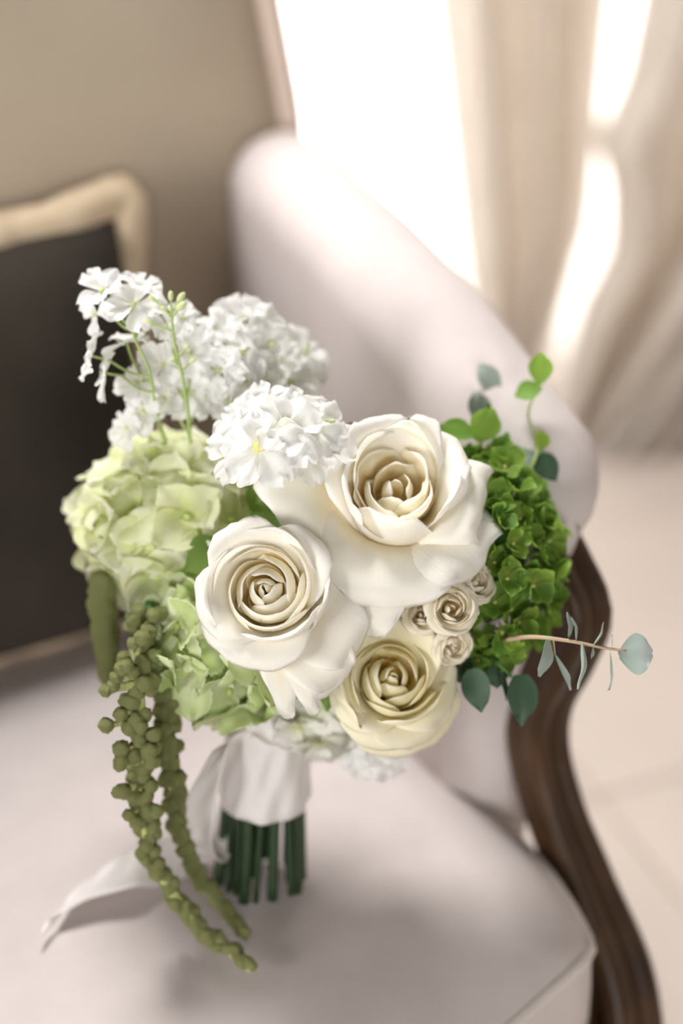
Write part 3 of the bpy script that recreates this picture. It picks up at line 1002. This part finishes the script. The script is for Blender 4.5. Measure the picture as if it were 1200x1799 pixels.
def add_floret(parent, inv, pos, nrm, size, petals, core, n=4, tilt=0.25, rng=random, spin=None, tj=0.25, sj=0.12):
    m3 = frame(nrm, Vector((rng.uniform(-1, 1), rng.uniform(-1, 1), rng.uniform(-1, 1) + 0.01)).normalized() if spin is None else spin)
    fl = link('floret', core, parent, inv @ mat4(pos, m3, size))
    for k in range(n):
        a = 2 * PI * k / n + rng.uniform(-0.12, 0.12)
        mm = Matrix.Rotation(a, 4, 'Z') @ Matrix.Translation((0, 0.05, 0.01 * (k % 2))) @ Matrix.Rotation(tilt + rng.uniform(-tj, tj), 4, 'X') @ Matrix.Rotation(rng.uniform(-0.2, 0.2), 4, 'Y')
        s = 1 + rng.uniform(-sj, sj)
        link('petal', rng.choice(petals), fl, mm @ Matrix.Diagonal((s, s, s, 1)))
    return fl


def hydrangea(label, center, radii, count, size, petals, core, seed, name='hydrangea', tilt=0.3, keep=None, stem_r=0.0045, flat=0.25, jit=0.12, tj=0.25, up=Vector((0, 0, 0.3))):
    """mophead: florets over an ellipsoid with axes right / up / towards the viewer"""
    t = thing(name, label, 'hydrangea', Matrix.Translation(center))
    inv = t.matrix_world.inverted()
    rng = random.Random(seed)
    ga = PI * (3 - math.sqrt(5))
    for i in range(count):
        yy = 1 - 2 * (i + 0.5) / count
        rr_ = math.sqrt(1 - yy * yy)
        n_ = Vector((rr_ * math.cos(ga * i), yy, rr_ * math.sin(ga * i)))
        n_ = (n_ + Vector((rng.uniform(-1, 1), rng.uniform(-1, 1), rng.uniform(-1, 1))) * jit).normalized()
        if keep and not keep(n_):
            continue
        k = 1 + rng.uniform(-0.10, 0.06)
        pos = center + (RT * n_.x * radii[0] + UP * n_.y * radii[1] - FWD * n_.z * radii[2]) * k
        nw = (RT * n_.x / radii[0] + UP * n_.y / radii[1] - FWD * n_.z / radii[2]).normalized()
        nw = (nw + up + Vector((rng.uniform(-1, 1), rng.uniform(-1, 1), rng.uniform(-1, 1))) * flat).normalized()
        add_floret(t, inv, pos, nw, size * rng.uniform(0.85, 1.12), petals, core, 4, tilt, rng, tj=tj)
    # inner branching head that carries the florets
    hv, hf = ball_geo(1.0, 2, rough=0.25, seed=seed)
    hv = [(RT * q[0] * radii[0] + UP * q[1] * radii[1] - FWD * q[2] * radii[2]) * 0.62 for q in hv]
    link('flower_head', mesh('flower_head', hv, hf, mat=M['pale_stem'] if core is not CORE_DEEP else M['stem']), t)
    flower_stem(t, center - AXN * radii[1] * 0.5, stem_r)
    return t


hydrangea('big lime-white hydrangea head on the left side of the bouquet', P(305, 918, 0.985), (0.058, 0.053, 0.048), 70, 0.0245, LIME, CORE_LIME, 4, keep=lambda n: n.z > -0.55, flat=0.4)
hydrangea('pale green hydrangea with toothed petals tucked under the round left rose', P(395, 1128, 0.947), (0.050, 0.042, 0.034), 38, 0.027, PGREEN, CORE_LIME, 12, keep=lambda n: n.z > -0.5, flat=0.3, up=Vector((0, 0, 0)))
hydrangea('deep green hydrangea of small crowded florets on the right side of the bouquet', P(857, 985, 0.962), (0.042, 0.069, 0.046), 150, 0.0140, DEEP, CORE_DEEP, 21, tilt=0.45, keep=lambda n: n.z > -0.6, flat=0.45, jit=0.1, tj=0.35)
hydrangea('shaded white hydrangea at the underside of the bouquet above the ribbon', P(565, 1218, 0.985), (0.052, 0.034, 0.034), 34, 0.0205, PALE, CORE_LIME, 33, keep=lambda n: n.z > -0.5, up=Vector((0, 0, -0.3)))

# ------------------------------------------------------------------ larkspur
SPIKES = []


def larkspur(label, stalk, florets, buds=(), stem_r=0.0012, n=5, size0=0.0155, core=CORE_WHITE, seed=0, link_stem=True, name='larkspur'):
    """stalk: (u, v, d) points tip to foot; florets: (u, v, d, scale, (a, b, c) facing)"""
    pts = [P(*q) for q in stalk]
    t = thing(name, label, 'flower', Matrix.Translation(pts[-1]), 'white larkspur')
    inv = t.matrix_world.inverted()
    rng = random.Random(seed)
    tube('stem', [inv @ p for p in pts], [stem_r * 0.7, stem_r, stem_r * 1.5], M['pale_stem'], t, n=30, seg=6)
    c = [Vector(q) for q in catmull(pts, 60)]
    for (u, v, d, sc, fc) in florets:
        p = P(u, v, d)
        nw = D(*fc)
        add_floret(t, inv, p, nw, size0 * sc, WHITE, core, n, 0.15, rng, tj=0.22, sj=0.18)
        q = p - nw * size0 * sc * 0.75
        best = min(range(60), key=lambda k: (c[k] - q).length + (0.02 if c[k].z > q.z else 0))
        q2 = c[min(59, best + 3)]
        tube('pedicel', [inv @ q, inv @ (q.lerp(q2, 0.5) - Vector((0, 0, 0.003))), inv @ q2], 0.0009, M['pale_stem'], t, n=8, seg=5)
    for (u, v, d, r) in buds:
        p = P(u, v, d)
        best = min(range(60), key=lambda k: (c[k] - p).length)
        dr = (p - c[best])
        dr = dr.normalized() if dr.length > 1e-4 else Vector((0, 0, 1))
        bv2, bf2 = ball_geo(1.0, 2)
        bme = mesh('bud', [(q[0] * 0.7, q[1] * 0.7, q[2] * 1.35) for q in bv2], bf2, mat=M['bud'])
        link('bud', bme, t, inv @ mat4(p, frame((dr + Vector((0, 0, 0.4))).normalized(), Vector((0.3, 1, 0.2))), r))
        if (p - c[best]).length > 0.003:
            tube('pedicel', [inv @ p, inv @ c[min(59, best + 2)]], 0.0007, M['pale_stem'], t, n=5, seg=5)
    if link_stem:
        tube('stem', stem_path(pts[-1]), 0.0034, M['dark_stem'], t, n=26, seg=8, inv=inv)
    return t


dA = 0.925
larkspur('white larkspur spray leaning furthest out at top left over the pillow',
         [(225, 535, dA), (235, 590, dA), (262, 650, dA), (275, 720, .94), (300, 800, .965), (360, 930, .985)],
         [(180, 512, dA, 1.15, (-.3, .5, .7)), (168, 552, dA, .9, (-.7, -.3, .6)), (236, 535, dA, 1.2, (-.1, .3, .9)), (250, 500, dA + .006, 1.0, (.1, .7, .6)),
          (160, 625, dA, 1.05, (-.95, .25, .2)), (184, 655, dA, 1.05, (-.9, .15, .4)), (222, 600, dA + .01, 1.0, (-.2, .8, .3)),
          (243, 672, .94, 1.05, (-.5, .2, .8)), (252, 722, .945, 1.15, (-.5, .1, .8)), (224, 752, .95, 1.0, (-.6, 0, .7))],
         seed=2)
larkspur('white larkspur tip with green buds on a thin arched stem at the top',
         [(300, 535, .918), (306, 600, .918), (318, 650, .92), (330, 720, .935), (340, 800, .965), (400, 930, .985)],
         [(296, 572, .93, 1.0, (.1, .4, .8)), (320, 560, .932, .9, (.5, .4, .7)), (288, 640, .94, 1.1, (-.2, .2, .9)), (335, 622, .938, 1.1, (0, .3, .9)), (335, 690, .945, 1.15, (-.1, .1, 1)), (290, 700, .95, 1.0, (-.3, 0, 1))],
         [(318, 522, .918, .0030), (318, 538, .917, .0034), (300, 520, .918, .0026), (268, 525, .917, .0024), (288, 542, .917, .0022), (262, 566, .918, .0022), (304, 633, .917, .0022), (338, 634, .918, .0022), (328, 610, .918, .0020)],
         seed=5)
larkspur('dense white larkspur spike in the middle of the top cluster, above the hydrangea',
         [(430, 555, .955), (425, 620, .955), (415, 680, .955), (410, 740, .96), (420, 830, .975), (450, 950, .985)],
         [(418, 562, .952, 1.2, (-.1, .6, .8)), (461, 570, .955, 1.2, (.5, .4, .7)), (378, 580, .952, 1.15, (-.5, .4, .7)), (357, 612, .95, 1.1, (-.5, .1, .9)), (427, 618, .945, 1.25, (.1, .2, 1)),
          (395, 600, .945, 1.15, (-.1, .3, .9)), (460, 612, .95, 1.1, (.6, .1, .8)), (383, 650, .942, 1.2, (-.2, .1, 1)), (430, 668, .944, 1.1, (.3, 0, 1)), (470, 672, .952, 1.0, (.6, .1, .8)), (362, 695, .945, 1.1, (-.3, -.1, .9)), (405, 705, .944, 1.0, (0, -.1, 1))],
         [(475, 607, .95, .003), (455, 690, .945, .0032), (470, 700, .946, .0028), (440, 705, .946, .003)], seed=8)
larkspur('most blurred white larkspur spray at the right end of the top cluster',
         [(545, 600, .985), (530, 650, .985), (520, 710, .985), (510, 780, .985), (500, 900, .99)],
         [(496, 632, .98, 1.15, (-.4, .3, .8)), (538, 618, .99, 1.25, (.5, .5, .6)), (512, 672, .978, 1.15, (-.1, .1, .9)), (530, 702, .985, 1.05, (.5, 0, .8)), (548, 650, .99, 1.0, (.7, .2, .6))], seed=11)
larkspur('sharply focused white larkspur flowers with yellow eyes left of the largest rose',
         [(560, 730, .895), (520, 760, .895), (480, 800, .90), (460, 860, .925), (470, 950, .97)],
         [(462, 724, .905, 1.3, (-.2, .5, .8)), (502, 750, .880, 1.7, (.05, .3, .95)), (456, 786, .876, 1.8, (-.15, .25, .95)), (416, 792, .893, 1.4, (-.5, .2, .85)),
          (550, 750, .893, 1.5, (.2, .4, .9)), (536, 798, .892, 1.45, (.25, .2, .95)), (432, 745, .906, 1.3, (-.4, .4, .8)), (515, 716, .905, 1.2, (.1, .7, .6)), (572, 785, .896, 1.2, (.3, .3, .9))],
         [(583, 740, .89, .0022)], core=CORE_STAMEN, seed=14)
larkspur('shaded white larkspur flowers hanging lowest, below the creamy rose',
         [(640, 1350, .985), (645, 1320, .985), (650, 1270, .985), (640, 1180, .985)],
         [(640, 1335, .982, 1.1, (-.2, -.5, .8)), (672, 1335, .98, 1.1, (.3, -.5, .8)), (655, 1305, .975, 1.1, (0, -.2, 1)), (625, 1300, .985, 1.0, (-.5, -.2, .8))], seed=17)

# ------------------------------------------------------------------ eucalyptus
LEAF = {k: petal_set('leaf', k, broad(0.5), 3, nu=7, nv=9, cup_=0.06, wave=0.08, tipdown=0.1) for k in ('eucalyptus', 'dark_eucalyptus', 'young_leaf', 'rose_leaf')}
LEAF['eucalyptus'] = petal_set('leaf', 'eucalyptus', rounded(0.5), 3, nu=9, nv=10, cup_=0.06, wave=0.08, tipdown=0.1, notch=0.05)
LEAF['young_leaf'] = petal_set('leaf', 'young_leaf', rounded(0.48), 3, nu=7, nv=9, cup_=0.1, wave=0.08, tipdown=0.1)
LEAF['long'] = petal_set('leaf', 'rose_leaf', ovate(0.3), 3, nu=7, nv=10, cup_=0.2, wave=0.1, tipdown=0.2)


def leaf(parent, inv, base, tipdir, nrm, L_, W_, kind, rng=random, name='leaf'):
    y = tipdir.normalized()
    z = (nrm - y * nrm.dot(y)).normalized()
    x = y.cross(z)
    m3 = Matrix((x * W_, y * L_, z * L_)).transposed()
    return link(name, rng.choice(LEAF[kind]), parent, inv @ (Matrix.Translation(base) @ m3.to_4x4()))


def eucalyptus(label, stalk, leaves, kind, stem_mat, r=0.0013, seed=0, to_base=True):
    """leaves: (u, v, d, tip du, tip dv, length px, width px, facing)"""
    pts = [P(*q) for q in stalk]
    t = thing('eucalyptus_sprig', label, 'eucalyptus', Matrix.Translation(pts[-1]), 'eucalyptus sprigs')
    inv = t.matrix_world.inverted()
    rng = random.Random(seed)
    tube('twig', [inv @ p for p in pts], [r * 0.6, r, r * 1.3], M[stem_mat], t, n=20, seg=6)
    for (u, v, d, du, dv, ln, wd, fc, *kk) in leaves:
        b = P(u, v, d)
        px = d / 2500
        leaf(t, inv, b, D(du, -dv, 0.12), D(*fc), ln * px, wd * px, kk[0] if kk else kind, rng)
        q = min((Vector(x) for x in catmull(pts, 40)), key=lambda x: (x - b).length)
        if (q - b).length > 0.0015:
            tube('petiole', [inv @ q, inv @ b], 0.0006, M[stem_mat], t, n=4, seg=5)
    if to_base:
        tube('stem', stem_path(pts[-1]), 0.0028, M['dark_stem'], t, n=22, seg=8, inv=inv)
    return t


dE = 0.885
eucalyptus('blue-grey eucalyptus sprig sticking straight out to the right of the bouquet',
           [(1100, 1143, dE), (1060, 1138, dE), (1000, 1126, dE), (935, 1119, .895), (880, 1125, .93)],
           [(1088, 1150, dE, 1, -0.05, 60, 74, (.1, .1, 1)),
            (1022, 1128, dE, 0.0, 1, 84, 40, (.93, 0, .35)), (1012, 1126, dE, -.1, -1, 44, 24, (.95, 0, .25)),
            (1072, 1142, dE, .05, 1, 72, 34, (.97, 0, .2)), (1074, 1140, dE, .1, -1, 26, 16, (.96, 0, .25)),
            (1042, 1134, dE, .55, -1, 46, 26, (.8, .5, .2)), (1042, 1136, dE, -.1, 1, 22, 13, (.8, 0, .5)),
            (962, 1122, .89, -.15, 1, 70, 50, (.8, .1, .55)), (998, 1124, .888, .05, -1, 50, 30, (.9, 0, .4)), (975, 1150, .895, .5, 1, 70, 14, (.4, .2, .8))],
           'eucalyptus', 'red_stem', seed=3)
eucalyptus('two dark eucalyptus leaves drooping below the deep green hydrangea',
           [(900, 1190, .93), (880, 1170, .93), (850, 1140, .945), (800, 1100, .965)],
           [(832, 1175, .925, .15, 1, 78, 52, (-.3, .1, .9)), (915, 1185, .925, .05, 1, 90, 62, (.35, .1, .9)), (800, 1150, .94, .4, 1, 60, 50, (-.3, .1, .9)), (870, 1170, .935, .1, 1, 40, 40, (.1, .1, 1)),
            (880, 1180, .93, .25, 1, 52, 14, (.5, .1, .8))],
           'dark_eucalyptus', 'stem', r=0.0012, seed=6)
eucalyptus('tallest eucalyptus sprig with bright lime tip leaves at upper right',
           [(940, 690, .975), (928, 730, .975), (945, 780, .97), (930, 830, .965), (880, 930, .975)],
           [(948, 675, .975, .05, -1, 56, 46, (-.1, .3, .9), 'young_leaf'), (952, 680, .975, -1, .3, 50, 42, (0, .5, .9), 'young_leaf'), (950, 792, .97, .1, -1, 36, 32, (.2, .2, .9), 'young_leaf'),
            (945, 800, .968, .6, .8, 56, 46, (.2, .2, .9), 'dark_eucalyptus'), (940, 795, .972, -.8, .5, 48, 46, (-.2, .2, .9), 'eucalyptus')],
           'young_leaf', 'pale_stem', seed=9)
eucalyptus('short leafy eucalyptus sprig right behind the largest rose',
           [(850, 740, .96), (845, 780, .96), (850, 830, .965), (850, 930, .975)],
           [(835, 765, .955, -1, -.3, 66, 46, (0, .4, .9), 'young_leaf'), (838, 775, .955, .5, -1, 64, 60, (.2, .3, .9), 'young_leaf'), (866, 770, .965, -.1, -1, 64, 26, (.5, .3, .7), 'young_leaf'),
            (872, 820, .96, .35, -1, 64, 34, (.3, .2, .9), 'young_leaf'), (868, 815, .962, .0, -1, 44, 34, (.0, .2, .9), 'eucalyptus'), (848, 745, .985, -.2, -1, 60, 46, (.2, .2, .9), 'eucalyptus'), (800, 800, .95, .4, .8, 50, 40, (0, .2, .9), 'young_leaf')],
           'young_leaf', 'pale_stem', seed=12)
eucalyptus('single grey-green eucalyptus leaf floating up above the largest rose on a thin twig',
           [(877, 690, 1.0), (868, 740, .99), (858, 800, .98), (850, 930, .98)],
           [(877, 690, 1.0, -.7, -1, 62, 40, (-.2, .3, .9))], 'eucalyptus', 'pale_stem', r=0.0007, seed=15)

# rose foliage in the gaps
fol = thing('rose_foliage', 'green rose leaves in the gap between the hydrangea and the two white roses', 'leaves', Matrix.Translation(P(480, 930, .96)))
finv = fol.matrix_world.inverted()
tube('stem', [finv @ P(470, 860, .935), finv @ P(480, 930, .955), finv @ P(520, 1040, .985)], 0.0022, M['pale_stem'], fol, n=12, seg=6)
for (u, v, d, du, dv, ln, wd, fc, k) in ((455, 900, .935, .1, -1, 70, 90, (.2, .2, .9), 'long'), (480, 890, .93, -.1, -1, 55, 80, (-.4, .2, .9), 'rose_leaf'), (500, 900, .925, .8, 1, 70, 70, (.3, .4, .9), 'long'), (520, 930, .925, .3, 1, 60, 80, (-.2, .3, .9), 'rose_leaf'),
                                  (392, 962, .925, -1, .5, 80, 130, (.1, .5, .8), 'long'), (470, 930, .94, .4, -1, 80, 100, (0, .4, .9), 'rose_leaf'), (530, 900, .94, -.4, 1, 60, 100, (0, .4, .9), 'rose_leaf'), (580, 1190, .93, -.1, 1, 60, 60, (0, .4, .9), 'long'),
                                  (660, 1060, .935, -.1, -1, 60, 90, (0, .4, .9), 'rose_leaf'), (760, 1050, .93, .1, -1, 50, 80, (0, .4, .9), 'rose_leaf')):
    leaf(fol, finv, P(u, v, d), D(du, -dv, 0.1), D(*fc), ln * d / 2500, wd * d / 2500, k, random)
tube('stem', stem_path(P(520, 1040, .985)), 0.0036, M['dark_stem'], fol, n=22, seg=8, inv=finv)

# ------------------------------------------------------------------ hanging amaranth
KNOB = []
for k in range(6):
    v, f = ball_geo(1.0, 3, rough=0.16, seed=k * 3.7, fine=0.16)
    KNOB.append(mesh('knob', v, f, mat=M['amaranth']))


def amaranth(label, path, rad, n, seed, side=(), width=0.6, fall=None):
    """a tassel: knobs strung along a drooping stalk; side = (u, v, d, r px) extra knobs on short stalks"""
    pts = [P(*q) if q[2] else onz(q[0], q[1], 0.476) for q in path]
    t = thing('amaranth_tassel', label, 'amaranth', Matrix.Translation(pts[0]), 'hanging green amaranth')
    inv = t.matrix_world.inverted()
    rng = random.Random(seed)
    tube('stem', [inv @ p for p in pts], [0.003, 0.0035, 0.003], M['amaranth'], t, n=50, seg=8)
    c = [Vector(q) for q in catmull(pts, n)]
    for i in range(n):
        k = i / (n - 1)
        r = float(np.interp(k, np.linspace(0, 1, len(rad)), rad))
        wd = width * r * (1 - k * 0.75)
        off = Vector((rng.uniform(-1, 1), rng.uniform(-1, 1), rng.uniform(-1, 1))) * wd
        p = c[i] + off
        p.z = max(p.z, 0.474 + r * 0.8)
        m3 = Matrix.Rotation(rng.uniform(0, 6), 3, 'Z') @ Matrix.Rotation(rng.uniform(0, 6), 3, 'X')
        link('knob', rng.choice(KNOB), t, inv @ mat4(p, m3, r * rng.uniform(0.8, 1.12)))
    for (u, v, d, rp) in side:
        p = P(u, v, d)
        q = min(c, key=lambda x: (x - p).length)
        link('knob', rng.choice(KNOB), t, inv @ mat4(p, Matrix.Identity(3), rp * d / 2500))
        tube('branchlet', [inv @ p, inv @ q], 0.002, M['amaranth'], t, n=5, seg=6)
    tube('stem', [inv @ pts[0], inv @ (pts[0] + FWD * 0.05 + UP * 0.008), inv @ HEAD.lerp(BASE, 0.2)], 0.003, M['stem'], t, n=12, seg=6)
    return t


amaranth('long knobbly green amaranth tassel hanging down front left to the seat',
         [(262, 1075, .925), (245, 1150, .912), (246, 1220, .910), (252, 1300, .915), (250, 1370, .925), (254, 1440, .935), (268, 1505, .945), (305, 1570, .955), (350, 1625, .96), (400, 1668, 0), (442, 1702, 0)],
         [0.0050, 0.0056, 0.0058, 0.0056, 0.0052, 0.0052, 0.0050, 0.0046, 0.0042, 0.0044, 0.0042], 150, 3,
         side=[(186, 1213, .903, 12), (205, 1190, .903, 13), (200, 1205, .903, 12), (187, 1274, .905, 14), (212, 1255, .905, 13), (213, 1315, .91, 15), (213, 1335, .91, 14), (210, 1345, .912, 11), (216, 1390, .915, 15), (206, 1392, .915, 11), (226, 1432, .92, 11), (270, 1290, .91, 14), (265, 1380, .92, 13), (222, 1170, .9, 13), (275, 1425, .925, 13), (250, 1120, .898, 14), (235, 1130, .9, 12)], width=1.9)
amaranth('smoother green amaranth tassel hanging just behind the front one beside the ribbon',
         [(290, 1220, .93), (296, 1280, .935), (300, 1340, .94), (306, 1410, .95), (318, 1470, .96), (345, 1530, .975), (382, 1580, .985), (430, 1640, 0)],
         [0.0058, 0.0060, 0.0056, 0.0052, 0.0050, 0.0052, 0.0050, 0.0046], 100, 9, width=1.0)
amaranth('short straight green amaranth tassel hanging furthest left under the hydrangea',
         [(176, 1020, .965), (180, 1070, .965), (185, 1120, .965), (190, 1190, .97)], [0.0085, 0.0088, 0.0085, 0.006], 44, 15, width=0.15)

# ------------------------------------------------------------------ ribbon
rib = thing('ribbon', 'white silk ribbon wrapped around the bouquet stems with a loose tail on the seat', 'ribbon', Matrix.Translation(BASE))
rinv = rib.matrix_world.inverted()
wv = []
NW, MW = 64, 22
for j in range(MW):
    k = j / (MW - 1)
    h = 0.27 + 0.43 * k
    for i in range(NW):
        a = 2 * PI * i / NW
        r = 0.0320 - 0.008 * k
        r += 0.0011 * math.sin(a * 7 + k * 6) + 0.0008 * math.sin(a * 11 - k * 15)
        r += 0.006 * max(0, k - 0.8) / 0.2 * (1 + math.sin(a * 5))
        low = -0.03 * (1 - k) ** 2 * math.sin(a + PI) * 0.6
        wv.append(BASE + AX * (h + low) + BX * r * math.cos(a) + BY * r * math.sin(a))
o = link('wrap', mesh('wrap', [rinv @ q for q in wv], grid_faces(NW, MW, True), mat=M['ribbon']), rib)
md = o.modifiers.new('thickness', 'SOLIDIFY')
md.thickness = 0.001


def strip(name, pts, width, side, n=40, m=9, curl=0.0):
    """ribbon along pts; side = width direction at each point"""
    c = catmull(pts, n)
    sd = catmull(side, n)
    ww = np.interp(np.linspace(0, 1, n), np.linspace(0, 1, len(width)), width)
    v = []
    tan = np.gradient(c, axis=0)
    for j in range(n):
        x = sd[j] / np.linalg.norm(sd[j])
        y = np.cross(tan[j], x)
        y /= np.linalg.norm(y) + 1e-9
        for i in range(m):
            s = -1 + 2 * i / (m - 1)
            v.append(rinv @ Vector(c[j] + x * ww[j] * s + y * (curl * ww[j] * s * s + 0.0006 * math.sin(j * 0.9 + s * 3))))
    o_ = link(name, mesh(name, v, grid_faces(m, n), mat=M['ribbon']), rib)
    md_ = o_.modifiers.new('thickness', 'SOLIDIFY')
    md_.thickness = 0.0008
    return o_


strip('loop', [P(455, 1290, .965), P(400, 1310, .960), P(368, 1370, .962), P(352, 1430, .972), P(350, 1490, .985), P(372, 1500, 1.0), P(392, 1440, 1.005), P(410, 1360, 1.0)],
      [0.006, 0.010, 0.013, 0.014, 0.014, 0.012, 0.009, 0.006], [D(.5, .6, .4), D(.7, .5, .4), D(.9, .2, .5), D(.9, 0, .5), D(.9, 0, .4), D(.9, 0, .4), D(.8, .2, .3), D(.6, .4, .3)], curl=0.25)
def SZ(u, v, z=0.478):
    return onz(u, v, z)


strip('tail', [P(400, 1420, 1.01), SZ(372, 1478, .490), SZ(300, 1512, .4815), SZ(240, 1522, .489), SZ(185, 1545, .4835), SZ(130, 1578, .4795), SZ(98, 1615, .4765)],
      [0.010, 0.014, 0.018, 0.020, 0.021, 0.022, 0.020], [D(.3, .9, .1), Vector((.1, 1, .2)), Vector((.1, 1, .1)), Vector((.3, 1, .0)), Vector((.45, 1, .02)), Vector((.5, .9, .0)), Vector((.3, .9, 0))], curl=-0.12)
